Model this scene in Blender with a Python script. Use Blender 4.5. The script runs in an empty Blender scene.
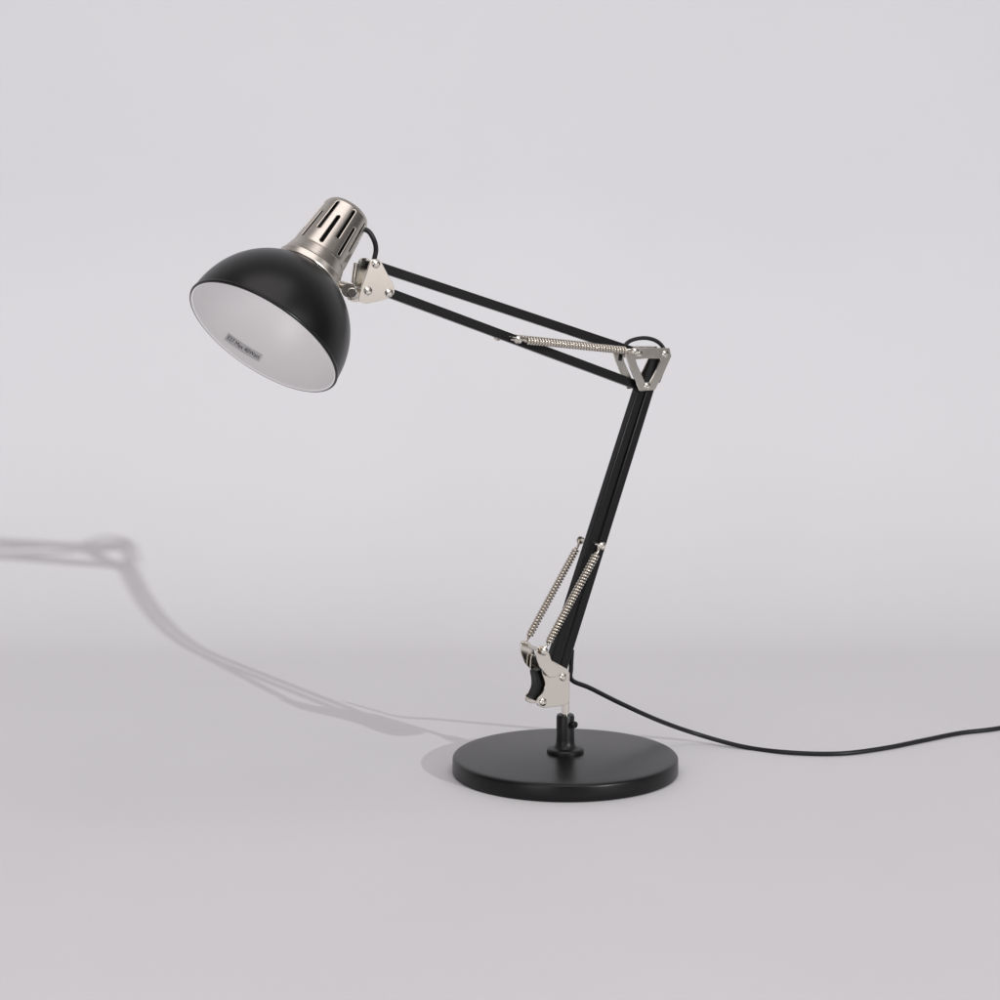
import bpy, bmesh, math
from mathutils import Vector, Matrix
sc=bpy.context.scene
# ---------------- camera ----------------
CAM=Vector((-0.058,-2.13,0.571)); PITCH=math.radians(8.70); F=2464.0
cd=bpy.data.cameras.new("camera"); cam=bpy.data.objects.new("camera",cd); sc.collection.objects.link(cam)
cd.sensor_width=36; cd.lens=36*F/1000; cd.clip_end=100; cd.clip_start=0.05
cam.location=CAM; cam.rotation_euler=(math.pi/2-PITCH,0,0); sc.camera=cam
sc.view_settings.view_transform='Standard'; sc.view_settings.look='None'; sc.view_settings.exposure=0
TH=math.radians(31)
U=Vector((-math.cos(TH),-math.sin(TH),0)); N=Vector((math.sin(TH),-math.cos(TH),0)); Z=Vector((0,0,1))
def ray(px,py):
    return Vector(((px-500)/F,0,0))+Vector((0,math.cos(PITCH),-math.sin(PITCH)))+Vector((0,math.sin(PITCH),math.cos(PITCH)))*((500-py)/F)
def P(px,py,w=0.0):   # survey of the photo onto the lamp's own plane -> (s,z)
    d=ray(px,py); t=(w-CAM.dot(N))/d.dot(N); X=CAM+d*t
    return (X.dot(U),X.z)
def L(s,z,w=0.0): return U*s+Z*z+N*w
def W(px,py,w=0.0):
    s,z=P(px,py,w); return L(s,z,w)
# ---------------- materials ----------------
def mat(name,col,rough=.4,metal=0,noise=None,coat=0,bump=None,spec=.5):
    m=bpy.data.materials.new(name); m.use_nodes=True; nt=m.node_tree; b=nt.nodes["Principled BSDF"]
    b.inputs["Base Color"].default_value=(*col,1); b.inputs["Roughness"].default_value=rough
    b.inputs["Metallic"].default_value=metal; b.inputs["Coat Weight"].default_value=coat
    b.inputs["Specular IOR Level"].default_value=spec
    if noise:
        sc_,amt,stretch=noise
        tc=nt.nodes.new("ShaderNodeTexCoord"); mp=nt.nodes.new("ShaderNodeMapping"); mp.inputs["Scale"].default_value=stretch
        nz=nt.nodes.new("ShaderNodeTexNoise"); nz.inputs["Scale"].default_value=sc_; nz.inputs["Detail"].default_value=5
        nt.links.new(tc.outputs["Object"],mp.inputs[0]); nt.links.new(mp.outputs[0],nz.inputs["Vector"])
        mr=nt.nodes.new("ShaderNodeMapRange"); mr.inputs["From Min"].default_value=.3; mr.inputs["From Max"].default_value=.7
        mr.inputs["To Min"].default_value=max(0.02,rough-amt); mr.inputs["To Max"].default_value=rough+amt
        nt.links.new(nz.outputs["Fac"],mr.inputs["Value"]); nt.links.new(mr.outputs[0],b.inputs["Roughness"])
    return m
M_black=mat("black_satin_paint",(.0030,.0030,.0034),.32,0,(8,.008,(1,1,1)),spec=.32)
M_arm=mat("black_arm_paint",(.0030,.0030,.0034),.34,0,(80,.02,(1,1,1)),spec=.30)
M_dark=mat("black_plastic",(.005,.005,.005),.42,0,(90,.04,(1,1,1)),spec=.35)
M_nick=mat("satin_nickel",(.80,.76,.69),.17,1,(120,.02,(1,1,1)))
M_bolt=mat("bolt_steel",(.70,.67,.62),.16,1,(150,.03,(1,1,1)))
M_spring=mat("spring_steel",(.66,.61,.54),.22,1,(200,.03,(1,1,1)))
M_cord=mat("black_cord",(.008,.008,.009),.42,0,(200,.04,(1,1,1)),spec=.35)
M_in=mat("white_enamel",(.96,.96,.96),.42,.06,(25,.04,(1,1,1)))
M_stick=mat("silver_sticker",(.62,.62,.63),.45,0,(200,.05,(1,1,1)))
M_ink=mat("sticker_ink",(.01,.01,.01),.6,0,(200,.05,(1,1,1)))
def brushed():
    m=bpy.data.materials.new("brushed_nickel"); m.use_nodes=True; nt=m.node_tree; b=nt.nodes["Principled BSDF"]
    b.inputs["Metallic"].default_value=1; b.inputs["Roughness"].default_value=.25; b.inputs["Anisotropic"].default_value=.6
    tg=nt.nodes.new("ShaderNodeTangent"); tg.direction_type='RADIAL'; tg.axis='Z'; nt.links.new(tg.outputs[0],b.inputs["Tangent"])
    tc=nt.nodes.new("ShaderNodeTexCoord"); mp=nt.nodes.new("ShaderNodeMapping"); mp.inputs["Scale"].default_value=(14,14,2600)
    nz=nt.nodes.new("ShaderNodeTexNoise"); nz.inputs["Scale"].default_value=1; nz.inputs["Detail"].default_value=3
    nt.links.new(tc.outputs["Object"],mp.inputs[0]); nt.links.new(mp.outputs[0],nz.inputs["Vector"])
    cr=nt.nodes.new("ShaderNodeValToRGB"); cr.color_ramp.elements[0].color=(.46,.425,.385,1); cr.color_ramp.elements[1].color=(.58,.54,.49,1)
    cr.color_ramp.elements[0].position=.3; cr.color_ramp.elements[1].position=.7
    nt.links.new(nz.outputs["Fac"],cr.inputs[0]); nt.links.new(cr.outputs[0],b.inputs["Base Color"])
    return m
M_neck=brushed()
# ---------------- helpers ----------------
def obj(name,verts,faces,mats,parent=None,smooth=True,bevel=0,fm=None,frame=None,edge=35):
    me=bpy.data.meshes.new(name)
    if frame is None:
        c=sum((Vector(v) for v in verts),Vector())/len(verts); Mx=Matrix.Translation(c)
    else: Mx=frame
    inv=Mx.inverted()
    me.from_pydata([inv@Vector(v) for v in verts],[],faces)
    for m in (mats if isinstance(mats,list) else [mats]): me.materials.append(m)
    if fm:
        for p,i in zip(me.polygons,fm): p.material_index=i
    bm=bmesh.new(); bm.from_mesh(me); bmesh.ops.recalc_face_normals(bm,faces=bm.faces); bm.to_mesh(me); bm.free()
    o=bpy.data.objects.new(name,me); sc.collection.objects.link(o)
    if bevel:
        b=o.modifiers.new("bevel",'BEVEL'); b.width=bevel; b.segments=2; b.limit_method='ANGLE'; b.angle_limit=math.radians(35)
    if smooth:
        for p in me.polygons: p.use_smooth=True
        me.set_sharp_from_angle(angle=math.radians(edge))
    if parent:
        o.parent=parent
    o.matrix_basis=Mx
    bpy.context.view_layer.update()
    if parent and parent.type=='MESH':
        o.matrix_parent_inverse=parent.matrix_world.inverted()
    return o
class G:
    def __init__(s): s.v=[]; s.f=[]
    def add(s,v,f):
        n=len(s.v); s.v+= [Vector(x) for x in v]; s.f+=[tuple(i+n for i in q) for q in f]; return s
def extr(pts2,w0,w1,hole=None):
    n=len(pts2); v=[L(a,b,w0) for a,b in pts2]+[L(a,b,w1) for a,b in pts2]
    f=[]
    if hole is None:
        f=[tuple(range(n)),tuple(range(2*n-1,n-1,-1))]+[(i,(i+1)%n,n+(i+1)%n,n+i) for i in range(n)]
    else:
        v+=[L(a,b,w0) for a,b in hole]+[L(a,b,w1) for a,b in hole]
        for i in range(n):
            j=(i+1)%n
            f+=[(i,j,n+j,n+i),(2*n+i,3*n+i,3*n+j,2*n+j),(i,2*n+i,2*n+j,j),(n+i,n+j,3*n+j,3*n+i)]
    return v,f
def cyl(p,q,r,n=20,r2=None):
    p=Vector(p);q=Vector(q);d=(q-p).normalized(); a=d.orthogonal().normalized(); b=d.cross(a); r2=r if r2 is None else r2
    v=[p+(a*math.cos(2*math.pi*i/n)+b*math.sin(2*math.pi*i/n))*r for i in range(n)]
    v+=[q+(a*math.cos(2*math.pi*i/n)+b*math.sin(2*math.pi*i/n))*r2 for i in range(n)]
    return v,[tuple(range(n)),tuple(range(2*n-1,n-1,-1))]+[(i,(i+1)%n,n+(i+1)%n,n+i) for i in range(n)]
def lathe(profile,org,ax,n=96,a=None,closed=False):
    ax=Vector(ax).normalized(); a=ax.orthogonal().normalized() if a is None else a; b=ax.cross(a); v=[];f=[]
    for r,t in profile:
        for i in range(n):
            an=2*math.pi*i/n; v.append(org+ax*t+(a*math.cos(an)+b*math.sin(an))*r)
    m=len(profile)
    for k in range(m-1 if not closed else m):
        k2=(k+1)%m
        for i in range(n):
            j=(i+1)%n; f.append((k*n+i,k*n+j,k2*n+j,k2*n+i))
    return v,f
def tube(pts,r,n=10,caps=True):
    pts=[Vector(p) for p in pts]; v=[];f=[]; m=len(pts)
    t=(pts[1]-pts[0]).normalized(); a=t.orthogonal().normalized()
    for k in range(m):
        t=(pts[min(k+1,m-1)]-pts[max(k-1,0)]).normalized(); a=(a-t*a.dot(t)).normalized(); b=t.cross(a)
        for i in range(n):
            an=2*math.pi*i/n; v.append(pts[k]+(a*math.cos(an)+b*math.sin(an))*r)
    for k in range(m-1):
        for i in range(n):
            j=(i+1)%n; f.append((k*n+i,k*n+j,(k+1)*n+j,(k+1)*n+i))
    if caps: f+=[tuple(range(n)),tuple((m-1)*n+i for i in range(n))]
    return v,f
def spline(pts,sub=10):
    pts=[Vector(p) for p in pts]; out=[]
    q=[pts[0]*2-pts[1]]+pts+[pts[-1]*2-pts[-2]]
    for i in range(1,len(q)-2):
        for k in range(sub):
            t=k/sub; p0,p1,p2,p3=q[i-1:i+3]
            out.append(.5*((2*p1)+(p2-p0)*t+(2*p0-5*p1+4*p2-p3)*t*t+(3*p1-p0-3*p2+p3)*t**3))
    out.append(pts[-1]); return out
def screw(s,z,w,r=.0036,h=.0018,sgn=1):
    g=G(); o=L(s,z,w); ax=N*sgn
    v,f=lathe([(.0001,h*.35),(r*.38,h*.35),(r*.45,h),(r*.8,h*.85),(r,h*.4),(r,0),(.0001,0)],o,ax,20); g.add(v,f)
    return g
def rounded(pts,r=.002,k=3):
    out=[]; n=len(pts)
    for i in range(n):
        p=Vector(pts[i]); a=Vector(pts[i-1])-p; b=Vector(pts[(i+1)%n])-p
        ra=min(r,a.length*.45); rb=min(r,b.length*.45); A=p+a.normalized()*ra; B=p+b.normalized()*rb
        for j in range(k+1):
            t=j/k; q=A*(1-t)**2+p*2*t*(1-t)+B*t*t; out.append((q.x,q.y))
    return out
# ---------------- setting: studio sweep ----------------
def backdrop():
    prof=[(-3.2,0)]; Y0=.48; R=.50
    for y in (-2,-1,-.5,0,.25): prof.append((y,0))
    for i in range(0,41):
        a=math.pi/2*i/40; prof.append((Y0+R*math.sin(a),R-R*math.cos(a)))
    for z in (.8,1.2,2,3,3.6): prof.append((Y0+R,z))
    xs=[-3.5,-2,-1,0,1,2,3.5]; v=[];f=[]
    for y,z in prof:
        for x in xs: v.append((x,y,z))
    n=len(xs)
    for k in range(len(prof)-1):
        for i in range(n-1): f.append((k*n+i,k*n+i+1,(k+1)*n+i+1,(k+1)*n+i))
    m=bpy.data.materials.new("matte_grey_paper"); m.use_nodes=True; nt=m.node_tree; b=nt.nodes["Principled BSDF"]
    b.inputs["Roughness"].default_value=.75; b.inputs["Specular IOR Level"].default_value=.2
    tc=nt.nodes.new("ShaderNodeTexCoord"); nz=nt.nodes.new("ShaderNodeTexNoise"); nz.inputs["Scale"].default_value=3.5; nz.inputs["Detail"].default_value=3
    nt.links.new(tc.outputs["Object"],nz.inputs["Vector"])
    cr=nt.nodes.new("ShaderNodeValToRGB"); cr.color_ramp.elements[0].color=(.660,.650,.668,1); cr.color_ramp.elements[1].color=(.674,.664,.682,1)
    cr.color_ramp.elements[0].position=.3; cr.color_ramp.elements[1].position=.7
    nt.links.new(nz.outputs["Fac"],cr.inputs[0]); nt.links.new(cr.outputs[0],b.inputs["Base Color"])
    o=obj("studio_backdrop",v,f,m,frame=Matrix.Identity(4),edge=60)
    o["kind"]="structure"; return o
backdrop()
# ---------------- lamp ----------------
lamp=bpy.data.objects.new("desk_lamp",None); sc.collection.objects.link(lamp); lamp.empty_display_size=.1
lamp["label"]="black and nickel articulated desk lamp with springs on a round base"; lamp["category"]="lamp"
BR=.1003; BT=.0158; CR=.0032
prof=[(.0005,BT+CR),(.015,BT+CR*.97),(.03,BT+CR*.88),(.045,BT+CR*.73),(.06,BT+CR*.53),(.075,BT+CR*.31),(.086,BT+CR*.14),(BR-.005,BT+.0001),(BR-.0022,BT-.0002),(BR-.0011,BT-.0007),(BR-.0004,BT-.0015),(BR-.0001,BT-.0025),(BR,.006),(BR,.002),(BR-.001,.0006),(.0005,.0006)]
v,f=lathe(prof,Vector((0,0,0)),Z,192)
base=obj("base",v,f,M_black,lamp,frame=Matrix.Translation((0,0,0)),edge=40)
z0=BT+CR; SH=.0338
v,f=lathe([(.0165,z0-.001),(.0165,z0+.0022),(.0155,z0+.0034),(.0105,z0+.0044),(.0090,z0+.0062),(.0082,z0+.0090),(.0080,z0+.0120),(.0080,z0+SH-.002),(.0072,z0+SH),(.0035,z0+SH)],Vector((0,0,0)),Z,48)
obj("stem_socket",v,f,M_dark,base,edge=30)
g=G(); d=Vector((.62,-.78,0)); zs=z0+SH-.007; g.add(*cyl(d*.007+Z*zs,d*.0106+Z*zs,.0018)); g.add(*cyl(d*.0106+Z*zs,d*.0138+Z*zs,.0031,12))
obj("thumb_screw",g.v,g.f,M_dark,base,bevel=.0004)
near=.0105
s_,zpost=P(567,672,0)
v,f=cyl((0,0,z0+SH-.006),(0,0,zpost),.0036,24); obj("swivel_pin",v,f,M_nick,lamp)
b1=P(551,664); b2=P(560,672)
e1=P(640,386); e2=P(658,357)
def bar(name,p,q,wd=.0082,dp=.0082,ext=.004):
    p=Vector(p);q=Vector(q);d=(q-p).normalized();n=Vector((-d.y,d.x)); p=p-d*ext;q=q+d*ext;h=wd/2
    v,f=extr([tuple(p-n*h),tuple(q-n*h),tuple(q+n*h),tuple(p+n*h)],-dp/2,dp/2)
    return obj(name,v,f,M_arm,lamp,bevel=.0009)
bar("lower_arm_bar",b1,e1); bar("lower_arm_bar",b2,e2)
u1a=P(379,267); u1b=P(637,353); u2a=P(384,291); u2b=P(636,385)
bar("upper_arm_bar",u1a,u1b,.0078); bar("upper_arm_bar",u2a,u2b,.0078)
pl=[P(x,y,near) for x,y in [(543,658),(553,661),(569,670),(569.5,703),(562,706),(543,708),(537,705),(537,700),(543,693),(546,684),(542,672)]]
for w0,w1 in ((near-.0016,near),(-near,-near+.0016)):
    v,f=extr(rounded(pl,.003),w0,w1); br=obj("base_bracket",v,f,M_nick,lamp,bevel=.0003)
    sg=1 if w0>0 else -1; wf=near*sg
    for x,y in ((551,668),(563,677),(543,702)):
        g=screw(*P(x,y,near),wf,sgn=sg); obj("screw",g.v,g.f,M_bolt,br)
pl=[P(x,y) for x,y in [(532,670),(541,668),(546,678),(543,688),(536,701),(529,698),(534,687),(534,679)]]
v,f=extr(rounded(pl,.003),-.0050,.0050); obj("bumper",v,f,M_dark,lamp,bevel=.0006)
sb=P(534,648); sp_top=P(591,543)
lp=[P(x,y) for x,y in [(529,645),(533,643),(538,645),(541,651),(543,658),(552,664),(551,673),(541,675),(532,665),(528,654)]]
for sg in (1,-1):
    v,f=extr(rounded(lp,.0025),sg*.0125,sg*.0140); lv=obj("spring_lever",v,f,M_nick,lamp,bevel=.0003)
def pin(pt):
    g=G(); g.add(*cyl(L(*pt,-.0185),L(*pt,.0185),.0017))
    for sg in (1,-1):
        h=screw(*pt,sg*.0175,.0034,.002,sg); g.add(h.v,h.f)
    obj("spring_pin",g.v,g.f,M_bolt,lamp)
def spring(p,q,w,r=.00245,wire=.00112,pitch=.00285,e0=.0075,e1=.0075):
    A=L(*p,w);B=L(*q,w);d=(B-A);Ln=d.length;d.normalize();a=N.copy();b=d.cross(a)
    pts=[]
    for i in range(10):
        an=math.pi*2*i/10*.8; pts.append(A-d*(math.cos(an)*.0026)+b*math.sin(an)*.0026)
    pts.append(A+d*.005)
    body=Ln-e0-e1; turns=round(body/pitch); ns=int(turns*16)
    for i in range(ns+1):
        t=i/ns; an=2*math.pi*turns*t; rr=r*min(1,.1+t*turns,.1+(1-t)*turns)
        pts.append(A+d*(e0+body*t)+(a*math.cos(an)+b*math.sin(an))*rr)
    pts.append(B-d*.005)
    for i in range(10):
        an=math.pi*2*(9-i)/10*.8; pts.append(B+d*(math.cos(an)*.0026)+b*math.sin(an)*.0026)
    v,f=tube(pts,wire,8)
    return obj("spring",v,f,M_spring,lamp,edge=80)
su0=P(508,338); su1=P(624,350)
for pt in (sb,sp_top,su0,su1): pin(pt)
for w in (.0160,-.0160): spring(sb,sp_top,w); spring(su0,su1,w)
out=[P(x,y,near) for x,y in [(624,349),(648,348),(669.5,348),(671.5,356),(664,373),(655,390),(640,391),(634,377),(628,362)]]
hol=[P(x,y,near) for x,y in [(636,359.5),(648,358.5),(660,358.5),(661,360.5),(656,371),(650,382),(645,382.5),(641,373),(637,364)]]
for w0,w1 in ((near-.0016,near),(-near,-near+.0016)):
    v,f=extr(out,w0,w1,hol); br=obj("elbow_bracket",v,f,M_nick,lamp,bevel=.0003)
    sg=1 if w0>0 else -1; wf=near*sg
    for x,y in ((639,354),(665,354),(647,386)):
        g=screw(*P(x,y,near),wf,.0033,sgn=sg); obj("screw",g.v,g.f,M_bolt,br)
pl=[P(x,y,near) for x,y in [(371,259),(380,259),(386,271),(394,285),(395,294),(388,299),(366,304),(358,301),(362,286),(367,272)]]
for w0,w1 in ((near-.0016,near),(-near,-near+.0016)):
    v,f=extr(rounded(pl,.003),w0,w1); br=obj("head_bracket",v,f,M_nick,lamp,bevel=.0003)
    sg=1 if w0>0 else -1; wf=near*sg
    for x,y in ((376,264),(368,291),(389,293)):
        g=screw(*P(x,y,near),wf,sgn=sg); obj("screw",g.v,g.f,M_bolt,br)
g=G()
g.add(*cyl(W(362,293),W(336,284),.0042))
g.add(*cyl(W(349,290,-.010),W(349,290,.010),.0062,24))
obj("swivel_knuckle",g.v,g.f,M_nick,lamp,bevel=.0006)
g=G(); g.add(*cyl(W(352,293,.010),W(352,293,.015),.0045,14)); obj("knuckle_knob",g.v,g.f,M_bolt,lamp,bevel=.0008)
g=G(); g.add(*cyl(W(357,263,-.004),W(352,300,-.004),.0028)); obj("knuckle_rod",g.v,g.f,M_bolt,lamp,bevel=.0004)
# ---------------- shade ----------------
ax=Vector((-.476,-.506,-.718)).normalized(); k=-ax
NB=W(311,266.5,-.002); DL=.0735; C=NB+ax*DL; R=.0677
cc=(CAM-C).normalized(); e=(-cc-ax*(-cc).dot(ax)).normalized(); m=ax.cross(e)
if m.x<0: m=-m
fr=Matrix((( m.x,e.x,k.x,C.x),(m.y,e.y,k.y,C.y),(m.z,e.z,k.z,C.z),(0,0,0,1)))
if fr.to_3x3().determinant()<0:
    fr=Matrix(((-m.x,e.x,k.x,C.x),(-m.y,e.y,k.y,C.y),(-m.z,e.z,k.z,C.z),(0,0,0,1)))
HD=.0715
def rt(phi,off=0): return ((R-off)*math.cos(phi), (HD-off)*math.sin(phi))
ph_end=math.acos(.0255/R)
nst=28
po=[rt(ph_end*i/nst) for i in range(nst,-1,-1)]
po+= [(R+.0006,-.0004),(R+.0009,-.0016),(R+.0004,-.0026),(R-.0008,-.0028),(R-.0022,-.0020)]
no=len(po)
pi_=[rt(ph_end*i/nst,.0022) for i in range(0,nst+1)]
allp=po+pi_
v,f=lathe(allp,C,k,144,a=m,closed=True)
fm=[]
for kk in range(len(allp)):
    fm+= [0 if (kk<no-2 or kk==len(allp)-1) else 1]*144
shade=obj("lamp_shade",v,f,[M_black,M_in],lamp,fm=fm,frame=fr,edge=50)
na=144
LEN=.0675; t0=HD*math.sin(ph_end)-.001
def rn(t):
    pts=[(0,.0282),(.001,.0285),(.0065,.0285),(.0073,.0273),(.0165,.0250),(.0175,.0242),(.0645,.0201),(.0660,.0195),(.0670,.0186),(.08,.0186)]
    for (a0,r0),(a1,r1) in zip(pts,pts[1:]):
        if t<=a1: return r0+(r1-r0)*(t-a0)/(a1-a0)
    return pts[-1][1]
nr=90; v=[];f=[]
ang=lambda i:2*math.pi*i/na
for j in range(nr+1):
    t=LEN*j/nr
    for i in range(na):
        v.append(C+k*(t0+t)+(m*math.cos(ang(i))+e*math.sin(ang(i)))*rn(t))
for j in range(nr):
    for i in range(na):
        sl=(i//9)%2; loc=i%9; skip=False
        lo,hi=(42,84) if sl==0 else (27,68)
        if 3<=loc<=5 and lo<=j<hi:
            skip=True
            if j in (lo,hi-1) and loc in (3,5): skip=False
        if not skip: f.append((j*na+i,j*na+(i+1)%na,(j+1)*na+(i+1)%na,(j+1)*na+i))
n0=len(v)
for rr,tt in ((.0176,LEN+.0006),(.012,LEN+.0009),(.001,LEN+.0010)):
    for i in range(na): v.append(C+k*(t0+tt)+(m*math.cos(ang(i))+e*math.sin(ang(i)))*rr)
prev=nr*na
for q in range(3):
    cur=n0+q*na
    for i in range(na): f.append((prev+i,prev+(i+1)%na,cur+(i+1)%na,cur+i))
    prev=cur
neck=obj("lamp_holder",v,f,M_neck,shade,frame=fr,edge=14)
so=neck.modifiers.new("solid",'SOLIDIFY'); so.thickness=.0009; so.offset=-1
v,f=lathe([(.001,t0+LEN-.004),(.0145,t0+LEN-.004),(.0165,t0+.004),(.0165,t0-.004),(.013,t0-.004),(.013,t0+.02),(.001,t0+.02)],C,k,40,a=m)
obj("bulb_socket",v,f,M_dark,shade,frame=fr)
TL=math.radians(4)
def onwall(x,y,off):
    x,y=x*math.cos(TL)-y*math.sin(TL),x*math.sin(TL)+y*math.cos(TL)
    phi=math.radians(6.3)+y/R; th=math.radians(98)-x/R
    r,t=rt(phi,.0022+off)
    return C+k*t+(m*math.cos(th)+e*math.sin(th))*r
nx,ny=24,6; v=[];f=[]
for j in range(ny+1):
    for i in range(nx+1): v.append(onwall(-.0180+.0360*i/nx,-.0034+.0068*j/ny,.00025))
for j in range(ny):
    for i in range(nx): a0=j*(nx+1)+i; f.append((a0,a0+1,a0+nx+2,a0+nx+1))
obj("sticker",v,f,M_stick,shade)
fc=bpy.data.curves.new("t",'FONT'); fc.body="E27 Max 40Watt"; fc.size=.0048; fc.align_x='CENTER'; fc.align_y='CENTER'
to=bpy.data.objects.new("t",fc); sc.collection.objects.link(to); bpy.context.view_layer.update()
me=bpy.data.meshes.new_from_object(to.evaluated_get(bpy.context.evaluated_depsgraph_get()))
xw=max(q.co.x for q in me.vertices); k_=min(1,.0170/xw)
tv=[onwall(q.co.x*k_,q.co.y,.00045) for q in me.vertices]; tf=[tuple(p.vertices) for p in me.polygons]
bpy.data.objects.remove(to); bpy.data.curves.remove(fc)
obj("sticker_writing",tv,tf,M_ink,shade,smooth=False)
# ---------------- cords ----------------
def fl(px,py,r=.0022):
    d=ray(px,py); t=(r-CAM.z)/d.z; return CAM+d*t
cp=[W(572,650,-.006),W(571,668,-.008),W(572,680,-.010)]
def atY(px,py,Y):
    d=ray(px,py); return CAM+d*((Y-CAM.y)/d.y)
cp+=[atY(590,688,.03),atY(620,703,.05),atY(660,721,.075),atY(700,735,.095),fl(745,747),fl(790,752.5),fl(840,753.5),fl(885,748),fl(925,740),fl(960,733),fl(1000,728),fl(1060,716),fl(1130,695)]
v,f=tube(spline(cp,10),.0021,12); obj("power_cord",v,f,M_cord,lamp,edge=80)
cp=[W(620,360,0),W(622,350,-.004),W(630,341,-.006),W(645,338,-.006),W(658,342,-.005),W(665,352,-.003),W(664,366,0),W(658,382,0)]
v,f=tube(spline(cp,8),.0018,10); obj("elbow_cord",v,f,M_cord,lamp,edge=80)
cp=[W(358,228,-.004),W(368,231,0),W(374,240,.002),W(376,250,.001),W(374,262,0),W(377,270,0)]
v,f=tube(spline(cp,8),.0021,10); obj("head_cord",v,f,M_cord,lamp,edge=80)
# ---------------- light ----------------
w=bpy.data.worlds.new("World"); sc.world=w; w.use_nodes=True; nt=w.node_tree; bg=nt.nodes["Background"]
tc=nt.nodes.new("ShaderNodeTexCoord"); sx=nt.nodes.new("ShaderNodeSeparateXYZ"); nt.links.new(tc.outputs["Generated"],sx.inputs[0])
cr=nt.nodes.new("ShaderNodeValToRGB"); el=cr.color_ramp.elements
el[0].position=.45; el[0].color=(.08,.077,.078,1); el[1].position=1; el[1].color=(.42,.40,.405,1)
x=el.new(.62); x.color=(.10,.096,.097,1)
mr=nt.nodes.new("ShaderNodeMapRange"); mr.inputs["From Min"].default_value=-1; mr.inputs["From Max"].default_value=1
nt.links.new(sx.outputs["Z"],mr.inputs["Value"]); nt.links.new(mr.outputs[0],cr.inputs[0]); nt.links.new(cr.outputs[0],bg.inputs["Color"])
bg.inputs["Strength"].default_value=1.0
def look(o,t): o.rotation_euler=(Vector(t)-o.location).to_track_quat('-Z','Y').to_euler()
sd=bpy.data.lights.new("key_light",'SUN'); sd.energy=1.75; sd.angle=math.radians(.75); sd.color=(.955,1,1)
so_=bpy.data.objects.new("key_light",sd); sc.collection.objects.link(so_)
so_.rotation_euler=Vector((-.715,.85,-.357)).to_track_quat('-Z','Y').to_euler()
def area(name,loc,t,sx_,sy_,p):
    a=bpy.data.lights.new(name,'AREA'); a.shape='RECTANGLE'; a.size=sx_; a.size_y=sy_; a.energy=p; a.color=(1,.945,.95)
    o=bpy.data.objects.new(name,a); o.location=loc; sc.collection.objects.link(o); look(o,t); return o
area("top_softbox",(0,-1.25,2.4),(0,-.65,0),2.2,2.2,26)
area("side_softbox",(1.9,-1.3,.9),(0,0,.3),.7,1.4,3)
area("front_fill",(-1.5,-2.8,.6),(-.1,0,.3),1.4,.9,16)
